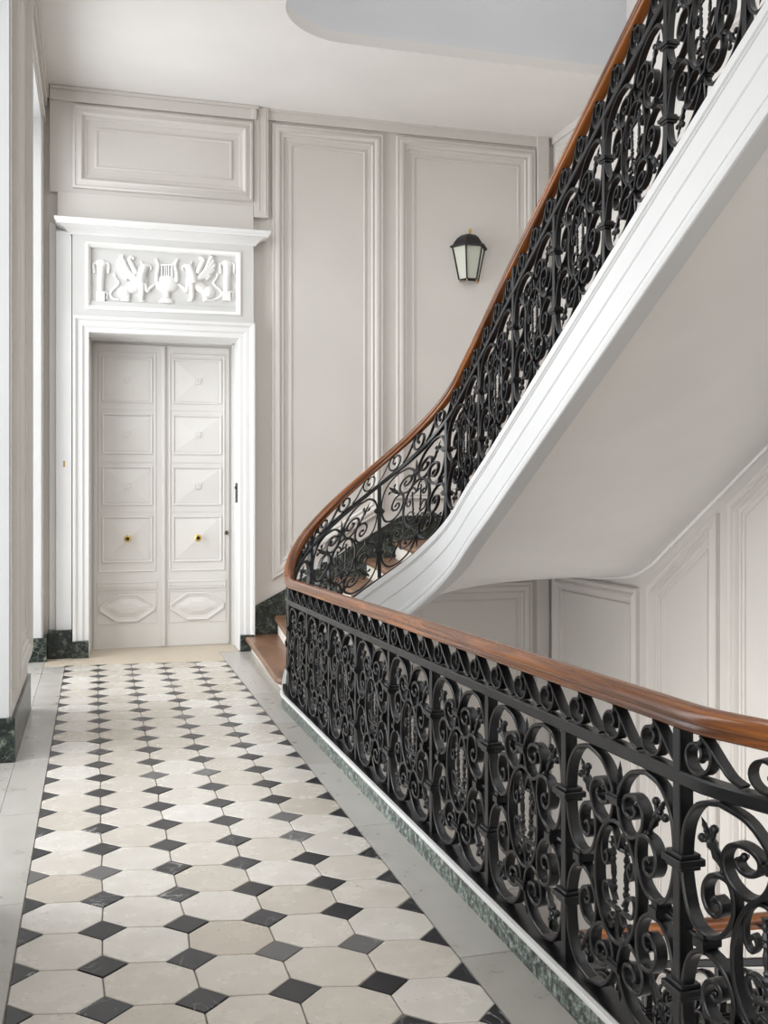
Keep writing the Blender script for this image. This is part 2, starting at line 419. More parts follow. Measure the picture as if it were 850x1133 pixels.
def make_bay(s0, s1, detail=6):
    """one panel of scrollwork between the posts at s0 and s1"""
    L = s1-s0
    def H(s): return zm(s)-.018-(zb(s)+.013)
    def mapq(sx, sy):
        def f(a, b, w):
            # a: 0 at the post .. 1 centre ; b: 0 at the rail/plate .. 1 mid height, in fractions
            u = a/2 if sx > 0 else 1-a/2
            s = s0+u*L
            hh = H(s)
            z = zb(s)+.013 + hh*(1-b/2 if sy > 0 else b/2)
            return P3(s, w, z)
        return f
    HQ = H((s0+s1)/2)/2; LQ = L/2
    # work in metres inside a quarter so that the bars keep their thickness
    def mq(sx, sy):
        f = mapq(sx, sy)
        return lambda p, q, w: f(p/LQ, q/HQ, w)
    panel = MB(); T, D = .0125, .036
    fins = []
    for sx in (1, -1):
        for sy in (1, -1):
            f = mq(sx, sy)
            tp = lambda t: 1.0 if t < .8 else 1.0-.25*(t-.8)/.2
            for k, limb in enumerate((LIMB_A, LIMB_B)):
                path = catmull([(a*LQ, b*HQ) for a, b in limb], detail)
                strip(panel, path, T, D, f, tp)
                e = path[-1]; blob(panel, e[0], e[1], .010, f, 8)
            for w0 in (-.014, .014):
                pass
            th = MB()
            a0, a1 = (.52, .49), (.25, .17)
            p0, p1 = (a0[0]*LQ, a0[1]*HQ), (a1[0]*LQ, a1[1]*HQ)
            spindle(th, p0, p1, TH, f, 8)
            dx, dy = p1[0]-p0[0], p1[1]-p0[1]; l = math.hypot(dx, dy); nx, ny = -dy/l, dx/l
            for g in (-1, 1):
                c = (p0[0]+dx*.58, p0[1]+dy*.58)
                arm = catmull([(c[0], c[1]), (c[0]+nx*g*.014+dx/l*.004, c[1]+ny*g*.014+dy/l*.004), (c[0]+nx*g*.026+dx/l*.016, c[1]+ny*g*.026+dy/l*.016)], 4)
                strip(th, arm, .009, .012, f)
                blob(th, arm[-1][0], arm[-1][1], .0115, f, 8)
            # leaf collar at the joint of the two volutes
            blob(th, p0[0], p0[1], .014, f, 8)
            fins.append(th)
    # central oval
    fc = mq(1, 1)
    oval = MB()
    pts = []
    for i in range(40):
        t = 2*PI*i/40
        pts.append(((1+.375*math.sin(t))*LQ, (1-.475*math.cos(t))*HQ))
    rings = []
    n = len(pts); h = T/2; k = D/2; ch = .003
    for i in range(n):
        a = pts[i-1]; b = pts[(i+1) % n]; dx, dy = b[0]-a[0], b[1]-a[1]; l = math.hypot(dx, dy); nx, ny = -dy/l, dx/l
        rings.append([fc(pts[i][0]+nx*e, pts[i][1]+ny*e, w) for e, w in ((-h,-k+ch),(-h+ch,-k),(h-ch,-k),(h,-k+ch),(h,k-ch),(h-ch,k),(-h+ch,k),(-h,k-ch))])
    oval.quad_strip(rings, closed_path=True, caps=False)
    for sx in (1, -1):
        f = mq(sx, 1)
        strip(oval, catmull([(a*LQ, b*HQ) for a, b in OVAL_SCROLL], detail), .009, .022, f)
        strip(oval, catmull([(a*LQ, b*HQ) for a, b in BOW], detail), .008, .018, f)
        prof = []
        for i in range(25):
            t = i/24; prof.append((t, .0072+.0022*math.cos(i*PI*.75) + (.003 if i in (6, 12, 18) else 0)))
        spindle(oval, (.875*LQ, .68*HQ), (.90*LQ, 1.2*HQ), prof, f, 8)
    spindle(oval, (1*LQ, 1.22*HQ), (1*LQ, 1.44*HQ), [(0, .004), (.2, .013), (.45, .016), (.7, .012), (1, .002)], fc, 8)
    spindle(oval, (.80*LQ, .74*HQ), (1.2*LQ, .74*HQ), [(0, .002), (.2, .006), (.5, .009), (.8, .006), (1, .002)], fc, 8)
    # clasps
    cls = []
    for sy in (1, -1):
        cl = MB(); cls.append(cl)
        f = mq(1, sy)
        collar(cl, 1*LQ, .345*HQ, .048, .030, D, f)
    for sx in (1, -1):
        cl = MB(); cls.append(cl)
        f = mq(sx, 1)
        collar(cl, .32*LQ, 1.0*HQ, .026, .046, D, f)
        spindle(cl, (.02*LQ, 1.0*HQ), (.22*LQ, 1.0*HQ), [(0, .001), (.4, .006), (1, .010)], f, 8)
    buds = []
    for sy in (1, -1):
        bd = MB(); spindle(bd, (1*LQ, .37*HQ), (1*LQ, .05*HQ), BUD, mq(1, sy), 8); buds.append(bd)
    po = rbuild(panel, 'scroll_panel', IRON)
    for nm, ms in (('thistle_finial', fins), ('oval_medallion', [oval]), ('clasp', cls), ('bud_finial', buds)):
        for m_ in ms: rbuild(m_, nm, IRON, parent=po)

def make_post(s, tall):
    mb = MB()
    hw = .015
    z0 = zb(s)+.008; z1 = (zh(s)-.066) if tall else zm(s)-.01
    hs_ = hw
    rings = []
    for z in (z0, z1):
        rings.append([P3(s-hw, -.020, z), P3(s+hw, -.020, z), P3(s+hw, .020, z), P3(s-hw, .020, z)])
    mb.quad_strip(rings)
    Hh = zm(s)-.018-zb(s)-.013
    for fr in (.265, .715):
        q = zb(s)+.013+Hh*(1-fr)
        for (a, b, g) in ((-.020, -.009, .004), (-.009, .009, .012), (.009, .020, .004)):
            rr = []
            for dz, gg in ((a, g), (b, g)):
                e = .030+gg
                rr.append([P3(s-e, -.024-gg, q+dz), P3(s+e, -.024-gg, q+dz), P3(s+e, .024+gg, q+dz), P3(s-e, .024+gg, q+dz)])
            mb.quad_strip(rr)
    rbuild(mb, 'post', IRON, bevel=.0025)

# running scrolls under the handrail: three per bay, tails falling towards lower s
_rk = hermite([(0, 1.0), (90, 1.0), (180, .97), (250, .86), (310, .66), (380, .48), (450, .37), (530, .27)])
_sp = []
for i in range(37):
    back = 530*(1-i/36); ang = math.radians(100-back) ; r = _rk(back)
    _sp.append((r*math.cos(ang), r*math.sin(ang)))
def make_frieze(sc, w):
    """one scroll in the cell that starts at sc and runs w towards lower s"""
    def f(p, q, ww):
        s = sc-p
        lo = zm(s)+.018; hi = zh(s)-.063
        return P3(s, ww, lo+(hi-lo)*q/.11)
    mb = MB(); rad = .052
    cx, cy = .062, .055
    path = [(cx+rad*.98*x, cy+rad*.98*y) for x, y in _sp[:-2]]
    tail = [path[-1], (cx+.016, .104), (cx+.042, .085), (cx+.078, .048), (cx+.108, .020), (cx+.140, .006)]
    path += catmull(tail, 5)[1:]
    strip(mb, path, .0085, .034, f)
    blob(mb, path[0][0], path[0][1], .010, f, 8)
    strip(mb, [(cx+.008, cy+.024), (cx+.014, cy+.032), (cx+.022, cy+.042)], .012, .038, f)
    rbuild(mb, 'frieze_scroll', IRON)

for k in range(kmin, kmax+1):
    s = POST0+k*BAY
    make_post(s, (k % 4) == 0 and k <= 0 or (k > 0 and (k % 4) == 1))
for k in range(kmin, kmax):
    s0 = POST0+k*BAY; s1 = s0+BAY
    make_bay(s0, s1, 5)
    n = 3
    if s0 > -6.1:
        for j in range(n): make_frieze(s1-j*BAY/n-.012, BAY/n)

# ------------------------------------------------------------------ staircase: string, treads, risers, soffit
stair = empty('staircase', (C1[0], C1[1], 0))
thing(stair, 'curved white staircase with brown wooden treads rising along the panelled back wall', 'staircase')
SO = Vector(stair.location)
def sbuild(mb, name, mat, **kw):
    o = mb.build(name, mat, **kw); o.parent = stair; o.location = -SO; return o
sprof = [(-.05, 0), (.036, 0), (.040, -.004), (.040, -.052), (.030, -.060), (.031, -.067), (.024, -.072), (.024, -.195), (.0225, -.198), (.016, -.205), (.016, -.335),
         (.022, -.342), (.030, -.352), (.030, -.374), (.025, -.378), (.025, -.386), (.033, -.392), (.038, -.405), (.038, -.425), (.030, -.445), (.022, -.45), (-.075, -.45), (-.075, -.40), (-.05, -.38)]
mb = MB(); sweep(mb, srange(S_LOW, S_TOP, .05), sprof, zb); sbuild(mb, 'string', STRINGP, angle=25)

YB, XW = 9.85, 4.65
def ring_pt(deg, w=-.045):
    return at(math.radians(deg)*R1, w)
Z = [None, .14] + [.14+.18*k for k in range(1, 6)]     # treads 1..6
inner = {1: 27, 2: 49, 3: 73, 4: 97, 5: 121, 6: 141}
outer = {1: (1.42, YB), 2: (1.72, YB), 3: (2.02, YB), 4: (2.32, YB), 5: (2.62, YB), 6: (2.92, YB)}
def line(k):
    if k <= 6: return ring_pt(inner[k]), outer[k]
    j = k-7
    s = 1.82+.313*j
    return at(s, -.045), (XW, 7.95-.294*j)
def ztread(k): return Z[k] if k <= 6 else Z[6]+.178*(k-6)
NST = 19
def uvbox(o, s=1.0):
    me = o.data; uv = me.uv_layers.new(name='UVMap')
    for p in me.polygons:
        for li in p.loop_indices:
            co = me.vertices[me.loops[li].vertex_index].co
            uv.data[li].uv = (co.y*s*.8+co.z, co.x*s*.16+co.z*.3)
for k in range(1, NST+1):
    (ix, iy), (ox, oy) = line(k); (jx, jy), (qx, qy) = line(k+1)
    d = Vector((ox-ix, oy-iy)); d.normalize(); nrm = Vector((d.y, -d.x))
    ref = Vector((jx+qx-ix-ox, jy+qy-iy-oy))
    if nrm.dot(ref) > 0: nrm = -nrm      # towards the lower step
    ov = .035
    z = ztread(k)
    if k == 1:
        front = [(1.435, YB), (1.395, 9.80), (1.385, 9.70), (1.37, 9.3), (1.335, 8.5), (1.30, 7.75), (1.292, 7.55), (1.30, 7.45), (1.33, 7.395), (1.375, 7.37)]
        pts = front + [(jx+.05, jy-.02), (qx+.05, qy)]
    else:
        pts = [(ox+nrm.x*ov, oy+nrm.y*ov), (ix+nrm.x*ov, iy+nrm.y*ov)]
        pts += [(jx, jy)]
        if k == 6: pts += [(XW, 7.95), (XW, YB)]
        else: pts += [(qx, qy)]
        # tuck the back edge under the next riser
    mb = MB(); mb.prism(pts[::-1], z-.05, z)
    o = sbuild(mb, 'tread', TREADW, bevel=.018); uvbox(o)
    # riser
    zl = ztread(k-1) if k > 1 else 0
    if k == 1:
        fr = [(1.455, YB), (1.44, 9.7), (1.41, 8.7), (1.383, 7.75), (1.375, 7.55), (1.372, 7.40)]
        mb = MB()
        bk = [(x+.03, y) for x, y in fr[::-1]]
        mb.prism((fr+bk)[::-1], 0, z-.05)
    else:
        mb = MB()
        mb.prism([(ix, iy), (ox, oy), (ox-nrm.x*.03, oy-nrm.y*.03), (ix-nrm.x*.03, iy-nrm.y*.03)], zl-.06, z-.045)
    sbuild(mb, 'riser', RISERP)

# soffit: ruled between the bottom of the string and the walls
sof = [(.0, (1.40, YB, -.36)), (.35, (1.55, YB, -.20)), (.82, (2.05, YB, .12)), (1.25, (2.62, YB, .42)), (1.45, (3.0, YB, .56)), (1.53, (3.5, YB, .615)), (1.60, (4.1, YB, .63)), (1.66, (XW, YB, .635)),
       (1.71, (XW, 9.2, .68)), (1.76, (XW, 8.6, .73)), (1.80, (XW, 8.25, .765)), (1.86, (XW, 8.05, .81)), (1.95, (XW, 7.90, .87))]
s = 2.05
while s < 6.3:
    sof.append((s, (XW, 7.78-(s-2.05)*.98, .93+(s-2.05)*.98*.605))); s += .3
mb = MB(); rows = []
for s, o3 in sof:
    a = at(s, -.05); z = zb(s)-.425
    row = []
    for i in range(13):
        t = i/12
        row.append((a[0]+(o3[0]-a[0])*t, a[1]+(o3[1]-a[1])*t, z+(o3[2]-z)*t))
    rows.append(row)
# smooth between rows
dense = []
for j in range(13):
    dense.append(catmull([r[j] for r in rows], 4))
rows2 = [[dense[j][i] for j in range(13)] for i in range(len(dense[0]))]
mb.quad_strip(rows2, closed_ring=False, caps=False)
b = len(mb.v)
top = [[(p[0], p[1], p[2]+.06) for p in r] for r in rows2]
mb.quad_strip(top, closed_ring=False, caps=False)
sbuild(mb, 'soffit', SOFFITP, angle=50)
# small moulding where the soffit meets the right wall
edge = [r[-1] for r in rows2]; edge = [p for p in edge if p[0] > XW-.01 and p[1] < 9.84]
mb = MB(); mb.tube([(p[0]-.012, p[1], p[2]-.012) for p in edge], .014, 8); sbuild(mb, 'soffit_bead', SOFFITP)

# the flight below the landing belongs to the same staircase
for k in range(0, 15):
    z = -3.25+.19*k; y = 7.95-.385*k
    mb = MB(); mb.box(2.66, 4.64, y-.385, 9.84 if k == 0 else y+.035, z-.05, z)
    uvbox(sbuild(mb, 'tread', TREADW, bevel=.015))
    mb = MB(); mb.box(2.66, 4.64, y-.03, y, z-.24, z-.048)
    sbuild(mb, 'riser', RISERP)

# ------------------------------------------------------------------ kerb of the landing (marble with a white top edge)
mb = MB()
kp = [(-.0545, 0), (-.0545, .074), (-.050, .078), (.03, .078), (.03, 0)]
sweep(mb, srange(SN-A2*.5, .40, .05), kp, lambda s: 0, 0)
struct(mb.build('baseboard_landing', MARBLE_LIT), 'low green marble kerb under the landing railing')
mb = MB()
sweep(mb, srange(SN-A2*.5, .40, .05), [(-.060, .078), (-.060, .093), (-.058, .096), (-.043, .096), (-.043, .078)], lambda s: 0)
struct(mb.build('trim_1', WHITE), 'white edge strip on the landing kerb')

# ------------------------------------------------------------------ floor
PX = .277
def rowY(k): return 3.076+.2765*k+.00029*k*k
def dpos(i, k):    # centre of black cabochon, column i (0..5), row k
    return (-.25+PX*i, rowY(k)+.022-.022*i)
mb = MB(); tone = []; 
HD = .293*PX
def tile(pts, mat, tn, z1, shrink=.0022):
    cx = sum(p[0] for p in pts)/len(pts); cy = sum(p[1] for p in pts)/len(pts)
    q = []
    for x, y in pts:
        l = math.hypot(x-cx, y-cy); f = (l-shrink*1.2)/l
        q.append((cx+(x-cx)*f, cy+(y-cy)*f))
    n = len(q); b = len(mb.v)
    inn = []
    for x, y in q:
        l = math.hypot(x-cx, y-cy); f = (l-.0025)/l; inn.append((cx+(x-cx)*f, cy+(y-cy)*f))
    dz = random.uniform(-.0006, .0006)
    mb.v += [(x, y, -.012) for x, y in q] + [(x, y, z1-.0018+dz) for x, y in q] + [(x, y, z1+dz) for x, y in inn]
    for r in (0, n):
        for j in range(n):
            k = (j+1) % n
            mb.f.append((b+r+j, b+r+k, b+r+n+k, b+r+n+j)); mb.m.append(mat); tone.append(tn)
    mb.f.append(tuple(b+2*n+j for j in range(n))); mb.m.append(mat); tone.append(tn)
def jit(): return random.uniform(-.004, .004)
KR = range(-13, 23)
cache = {}
def dp(i, k):
    if (i, k) not in cache:
        x, y = dpos(i, k); cache[(i, k)] = (x+(jit() if 0 < i < 5 else 0), y+jit())
    return cache[(i, k)]
for k in KR:
    for i in range(6):
        x, y = dp(i, k)
        h = HD*random.uniform(.94, 1.05)
        if k == 22:
            base = [(x-h, y), (x, y-h), (x+h, y)]
        else:
            base = [(x, y-h), (x+h, y), (x, y+h), (x-h, y)]
        if i == 0: base = [(max(px, -.25), py) for px, py in base]
        if i == 5: base = [(min(px, 1.135), py) for px, py in base]
        u = []
        for p in base:
            if p not in u: u.append(p)
        tn = random.random()*.75
        if random.random() < .08: tn = 1.0
        tile(u, 1, tn, 0.0)
for k in range(-13, 22):
    for i in range(5):
        a, b_, c, d = dp(i, k), dp(i+1, k), dp(i+1, k+1), dp(i, k+1)
        h = HD
        pts = [(a[0]+h, a[1]), (b_[0]-h, b_[1]), (b_[0], b_[1]+h), (c[0], c[1]-h), (c[0]-h, c[1]), (d[0]+h, d[1]), (d[0], d[1]-h), (a[0], a[1]+h)]
        tile(pts, 0, min(1, max(0, random.gauss(.52, .22))), 0.0)
floor = struct(mb.build('floor', [OCT, CAB], smooth=False, attr=tone), 'octagonal limestone floor tiles with black cabochons')
# border slabs, threshold and bedding
mb = MB(); tone = []
def yl(x): return rowY(22)+.022-.022*(x+.25)/PX
for (x0, x1, ys) in ((-.43, -.2525, [-4, -2.6, -1.3, -.1, 1.0, 2.1, 3.0, 3.95, 5.05, 6.06, 6.9, 7.6, 8.4, 8.95, 9.62]),
                     (1.1375, 1.32, [-4, -2.5, -1, .2, 1.2, 2.15, 3.1, 4.45, 5.55, 6.6, 7.6, 8.7, 9.72])):
    for y0, y1 in zip(ys, ys[1:]):
        ytop = min(y1, 9.74)
        if x0 < 0 and y1 > 9.3: ytop = yl(-.3)
        tile([(x0, y0), (x1, y0), (x1, ytop), (x0, ytop)], 0, random.uniform(.25, .95), 0.0, .0015)
# slabs behind the right border, towards the stair
tile([(1.32, 7.35), (1.50, 7.35), (1.50, 9.74), (1.32, 9.74)], 0, .6, 0.0, .0005)
# window recesses and the floor near the camera
for (y0, y1) in ((-3.4, -1.4), (-.6, 1.3), (3.95, 6.06), (7.49, 9.6)):
    ym = (y0+y1)/2
    tile([(-1.15, y0), (-.43, y0), (-.43, ym), (-1.15, ym)], 0, random.uniform(.5, 1), 0.0, .0015)
    tile([(-1.15, ym), (-.43, ym), (-.43, y1), (-1.15, y1)], 0, random.uniform(.5, 1), 0.0, .0015)
tile([(1.32, -4), (4.65, -4), (4.65, 1.45), (1.32, 1.45)], 0, .6, 0.0, .0015)
struct(mb.build('floor_border', SLABS, smooth=False, attr=tone), 'plain limestone border slabs along the tiled floor')
mb = MB(); tone = []
tile([(-.43, yl(-.43)+.002), (1.1365, yl(1.1365)+.002), (1.1365, 9.74), (1.33, 9.74), (1.33, 10.26), (-.05, 10.26), (-.05, 9.74), (-.43, 9.74)], 0, .5, 0.0, .0008)
struct(mb.build('trim_2', THRESH, smooth=False, attr=tone), 'cream stone threshold slab in front of the double door')
mb = MB()
slab_poly = [(-1.3, -4), (4.65, -4), (4.65, 1.45), (2.0, 1.45)] + [at(SN-q, -.02) for q in (R2*PI/2, R2*PI/3, R2*PI/6, 0)] + [at(-2.5, -.02), at(0, -.02), at(.25, -.02), (1.50, 7.45), (1.50, 10.2), (-1.3, 10.2)]
mb.prism(slab_poly, -.34, -.006)
struct(mb.build('floor_slab', [GROUT], smooth=False))

# ------------------------------------------------------------------ walls
def frame_loop(mb, poly, prof, mp, mat=0):
    """moulding swept round a closed polygon; prof (inset, height)"""
    n = len(poly)
    area = sum(poly[i][0]*poly[(i+1) % n][1]-poly[(i+1) % n][0]*poly[i][1] for i in range(n))
    sg = 1 if area > 0 else -1
    mit = []
    for i in range(n):
        p0, p1, p2 = poly[i-1], poly[i], poly[(i+1) % n]
        d1 = Vector((p1[0]-p0[0], p1[1]-p0[1])).normalized(); d2 = Vector((p2[0]-p1[0], p2[1]-p1[1])).normalized()
        n1 = Vector((-d1.y, d1.x))*sg; n2 = Vector((-d2.y, d2.x))*sg
        m = (n1+n2); m = m/(m.dot(n1)); mit.append(m)
    rings = []
    for i in range(n):
        rings.append([mp(poly[i][0]+mit[i].x*a, poly[i][1]+mit[i].y*a, h) for a, h in prof])
    mb.quad_strip(rings, closed_ring=False, closed_path=True, caps=False, mat=mat)
PANEL = [(0, -.005), (0, .026), (.006, .034), (.020, .036), (.026, .030), (.030, .030), (.040, .040), (.058, .044), (.074, .038), (.084, .024), (.088, .018), (.096, .018), (.100, .022), (.112, .024), (.120, .018), (.124, .006), (.150, .004), (.154, -.003),
         (.178, -.003), (.180, .008), (.190, .012), (.200, .008), (.202, -.003)]
LPANEL = [(0, -.005), (0, .016), (.012, .022), (.024, .018), (.030, .010), (.045, .010), (.058, .016), (.072, .020), (.086, .012), (.092, .004), (.118, .004), (.124, -.003), (.150, -.003), (.153, .006), (.160, .008), (.167, .006), (.170, -.003)]
def onback(Y): return lambda a, b, h: (a, Y-h, b)
def onright(X): return lambda a, b, h: (X-h*2.4, a, b)
def onleft(X): return lambda a, b, h: (X+h, a, b)
def rect(a0, a1, b0, b1): return [(a0, b0), (a1, b0), (a1, b1), (a0, b1)]

DX0, DX1, DZ = -.05, 1.332, 3.0
mb = MB()
mb.box(-1.3, DX0-.012, YB, 10.45, -5.5, 5.3)
mb.box(DX1+.012, XW+.3, YB, 10.45, -5.5, 8.2)
mb.box(DX0-.012, DX1+.012, YB, 10.45, DZ+.012, 5.3)
mb.box(DX0, DX1, YB, 10.45, -5.5, -.02)
mb.box(-1.3, DX1, YB, 10.45, 5.3, 8.2)
wb = struct(mb.build('wall_back', GREIGE, smooth=False))
def wpart(mb, name, mat, par, **kw):
    o = mb.build(name, mat, **kw); o.parent = par; return o
for poly in ([(1.66, .665), (2.79, 1.335), (2.79, 5.115), (1.66, 5.115)], rect(2.925, 4.45, 1.454, 5.115)):
    mb = MB(); frame_loop(mb, poly, PANEL, onback(YB)); wpart(mb, 'panel_moulding', GREIGE, wb)
mb = MB(); frame_loop(mb, rect(3.02, 4.42, -2.65, .585), PANEL, onback(YB)); wpart(mb, 'panel_moulding', GREIGE, wb)
# band under the ceiling, corner pilaster
mb = MB(); mb.box(1.62, 4.46, YB-.03, YB, 5.145, 5.225); mb.box(1.62, 4.46, YB-.04, YB, 5.225, 5.25); wpart(mb, 'cornice', GREIGE, wb)
mb = MB(); mb.box(4.46, 4.587, YB-.055, YB, -5.5, 5.249); wpart(mb, 'pilaster', GREIGE, wb)
# overdoor panelling
mb = MB()
mb.box(-.40, 1.478, YB-.05, YB, 4.28, 5.249)
mb.box(1.478, 1.62, YB-.058, YB, 4.18, 5.249)
mb.box(1.52, 1.532, YB-.064, YB, 4.25, 5.24); mb.box(1.585, 1.597, YB-.064, YB, 4.20, 5.24)
mb.box(-.33, 1.475, YB-.06, YB, 4.0, 4.285)
mb.box(-.40, 1.50, YB-.075, YB, 5.115, 5.215); mb.box(-.40, 1.52, YB-.09, YB, 5.215, 5.248)
mb.box(1.46, 1.50, YB-.095, YB, 5.12, 5.215)
wpart(mb, 'overdoor_board', GREIGE, wb, bevel=.004)
OD = [(0, -.005), (0, .03), (.008, .038), (.022, .040), (.030, .032), (.045, .034), (.060, .046), (.078, .048), (.094, .036), (.100, .022), (.112, .016), (.128, .016), (.132, .008), (.150, .006), (.160, .004), (.196, .004), (.200, .014), (.212, .018), (.222, .014), (.224, .008)]
mb = MB(); frame_loop(mb, rect(-.197, 1.468, 4.322, 5.092), OD, onback(YB-.05))
mb.box(.02, 1.25, YB-.060, YB-.04, 4.54, 4.875)
wpart(mb, 'overdoor_moulding', GREIGE, wb)

# left wall with window recesses
XF, XO = -.45, -1.2
mb = MB()
HEAD = 4.88
for y0, y1 in ((9.6, 9.85), (6.06, 7.49), (1.3, 3.95), (-1.4, -.6), (-4.2, -3.4)):
    mb.box(XO, XF, y0, y1, 0, HEAD)
mb.box(XO, XF, -4.2, 9.85, HEAD, 5.3)
mb.box(XO-.1, XF, -4.2, 9.85, -1.2, -.02)
wl = struct(mb.build('wall_left', GREIGE, smooth=False))
# white plastered jambs of the recesses
mb = MB()
for y0, y1 in ((7.49, 9.6), (3.95, 6.06), (-.6, 1.3), (-3.4, -1.4)):
    mb.box(XO, XF-.012, y1-.012, y1, 0, HEAD); mb.box(XO, XF-.012, y0, y0+.012, 0, HEAD); mb.box(XO, XF-.012, y0, y1, HEAD-.012, HEAD)
wpart(mb, 'window_jamb', JAMBP, wl)
for y0, y1 in ((6.14, 7.41), (1.4, 3.85)):
    mb = MB(); frame_loop(mb, rect(y0, y1, .40, 4.95), PANEL, onleft(XF)); wpart(mb, 'panel_moulding', GREIGE, wl)
mb = MB(); mb.box(XF, XF+.045, -4.2, 9.80, 5.13, 5.25); mb.box(XF, XF+.03, -4.2, 9.80, 5.06, 5.13); mb.box(XF, XF+.018, -4.2, 9.80, 4.90, 4.96); wpart(mb, 'cornice', GREIGE, wl)
# windows (french windows in the recesses)
for n, (y0, y1) in enumerate(((7.49, 9.6), (3.95, 6.06), (-.6, 1.3), (-3.4, -1.4))):
    w = struct(empty('window_%d' % (n+1), (XO+.06, (y0+y1)/2, 0)))
    mb = MB(); x0, x1 = -.03, .03; hy = (y1-y0)/2
    for a in (-hy, hy-.07): mb.box(x0, x1, a, a+.07, 0, HEAD-.01)
    mb.box(x0, x1, -.05, .05, 0, HEAD-.01)
    for z in (0, 1.0, 2.0, 3.0, 3.9, HEAD-.09): mb.box(x0*.9, x1*.9, -hy, hy, z, z+(.07 if z in (0, HEAD-.09) else .035))
    o = mb.build('window_frame', WHITE, parent=w)

# marble skirting
def base(name, boxes, label=None):
    mb = MB()
    for b_ in boxes: mb.box(*b_)
    return struct(mb.build(name, MARBLE, bevel=.004), label)
base('baseboard_left', [(XO, XF+.02, 6.035, 6.06, 0, .25), (XF, XF+.02, 6.06, 7.49, 0, .25), (XO, XF+.02, 7.49, 7.51, 0, .25),
                        (XO, XF+.035, 9.575, 9.80, 0, .215), (XO, XF+.02, 1.28, 1.30, 0, .25), (XF, XF+.02, 1.3, 3.95, 0, .25), (XO, XF+.02, 3.95, 3.975, 0, .25)], 'dark green marble skirting of the window piers')
base('baseboard_back', [(-.415, -.205, 9.735, YB, 0, .257), (-.205, -.055, 9.70, 9.76, 0, .155), (1.337, 1.47, 9.70, 9.76, 0, .155)], 'dark green marble skirting blocks beside the door')
mb = MB()
mb.slab([(1.475, YB-.022, .0), (1.60, YB-.022, .0), (2.95, YB-.022, .55), (XW, YB-.022, .75), (XW, YB-.022, 1.285), (2.978, YB-.022, 1.285), (2.40, YB-.022, .945), (1.825, YB-.022, .590), (1.475, YB-.022, .405)][::-1], (0, .022, 0))
mb.slab([(XW-.022, YB, .75), (XW-.022, 7.95, .85), (XW-.022, 2.6, 4.08), (XW-.022, 2.6, 4.62), (XW-.022, 7.95, 1.40), (XW-.022, 8.15, 1.285), (XW-.022, YB, 1.285)], (.022, 0, 0))
struct(mb.build('baseboard_stairs', MARBLE, smooth=False), 'dark green marble skirting stepping up beside the stairs')
mb = MB()
mb.box(2.6, XW, YB-.022, YB, -3.3, -2.98)
mb.slab([(XW-.022, YB, -3.3), (XW-.022, 7.95, -3.3), (XW-.022, 3.0, -.85), (XW-.022, 3.0, -.53), (XW-.022, 7.95, -2.98), (XW-.022, YB, -2.98)], (.022, 0, 0))
struct(mb.build('baseboard_lower', MARBLE, smooth=False))

# right wall
mb = MB(); mb.box(XW, XW+.3, -4.2, 10.45, -5.5, 8.2)
wr = struct(mb.build('wall_right', GREIGE, smooth=False))
def zlow(y): return -3.25+.49*(7.95-y)+.42
polys = [rect(8.055, 9.76, -2.62, .665),
         [(7.863, .70), (6.849, 1.352), (6.849, zlow(6.849)), (7.863, zlow(7.863))],
         [(6.69, 1.43), (5.15, 2.42), (5.15, zlow(5.15)), (6.69, zlow(6.69))],
         [(4.99, 2.52), (3.45, 3.51), (3.45, zlow(3.45)), (4.99, zlow(4.99))]]
for p in polys:
    mb = MB(); frame_loop(mb, p, LPANEL, onright(XW)); wpart(mb, 'panel_moulding', GREIGE, wr)
for p in (rect(8.25, 9.66, 1.5, 5.1), [(8.05, 1.6), (6.4, 2.6), (6.4, 5.1), (8.05, 5.1)], [(6.2, 2.75), (4.5, 3.8), (4.5, 6.5), (6.2, 6.5)], [(4.3, 3.9), (2.6, 4.95), (2.6, 7.5), (4.3, 7.5)]):
    mb = MB(); frame_loop(mb, p, LPANEL, onright(XW)); wpart(mb, 'panel_moulding', GREIGE, wr)
mb = MB(); mb.box(XW-.02, XW, 8.2, YB, 5.18, 5.25); wpart(mb, 'cornice', GREIGE, wr)
# the rest of the shell, outside the picture
mb = MB(); mb.box(-1.3, XW+.3, -4.4, -4.2, -.3, 8.2); struct(mb.build('wall_front', GREIGE, smooth=False))
mb = MB(); mb.box(-1.3, XW+.3, -4.4, 10.45, -5.8, -5.5); struct(mb.build('floor_lower', SLABS, smooth=False))

# ceiling with the rounded stairwell opening
OX, OY, OR = 1.40, 8.225, .62
mb = MB()
arc = [(OX+OR-OR*math.cos(t), OY-OR+OR*math.sin(t)) for t in [PI/2*i/16 for i in range(17)]]
z0, z1 = 5.25, 5.34
poly = [(-1.3, -4.2), (OX, -4.2)] + arc + [(XW, OY), (XW, YB), (-1.3, YB)]
mb.prism(poly, z0, z1)
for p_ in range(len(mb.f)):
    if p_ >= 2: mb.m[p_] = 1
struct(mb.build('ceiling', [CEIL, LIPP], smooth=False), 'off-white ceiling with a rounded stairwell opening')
mb = MB()
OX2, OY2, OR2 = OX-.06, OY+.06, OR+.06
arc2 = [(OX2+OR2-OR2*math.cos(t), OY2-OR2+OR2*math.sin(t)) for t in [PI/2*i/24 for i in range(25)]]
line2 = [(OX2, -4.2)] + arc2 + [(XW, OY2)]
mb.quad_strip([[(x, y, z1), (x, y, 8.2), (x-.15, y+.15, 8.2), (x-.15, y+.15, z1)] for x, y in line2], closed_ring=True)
struct(mb.build('wall_stairwell', COOL, angle=30), 'pale grey drum wall above the stairwell opening')

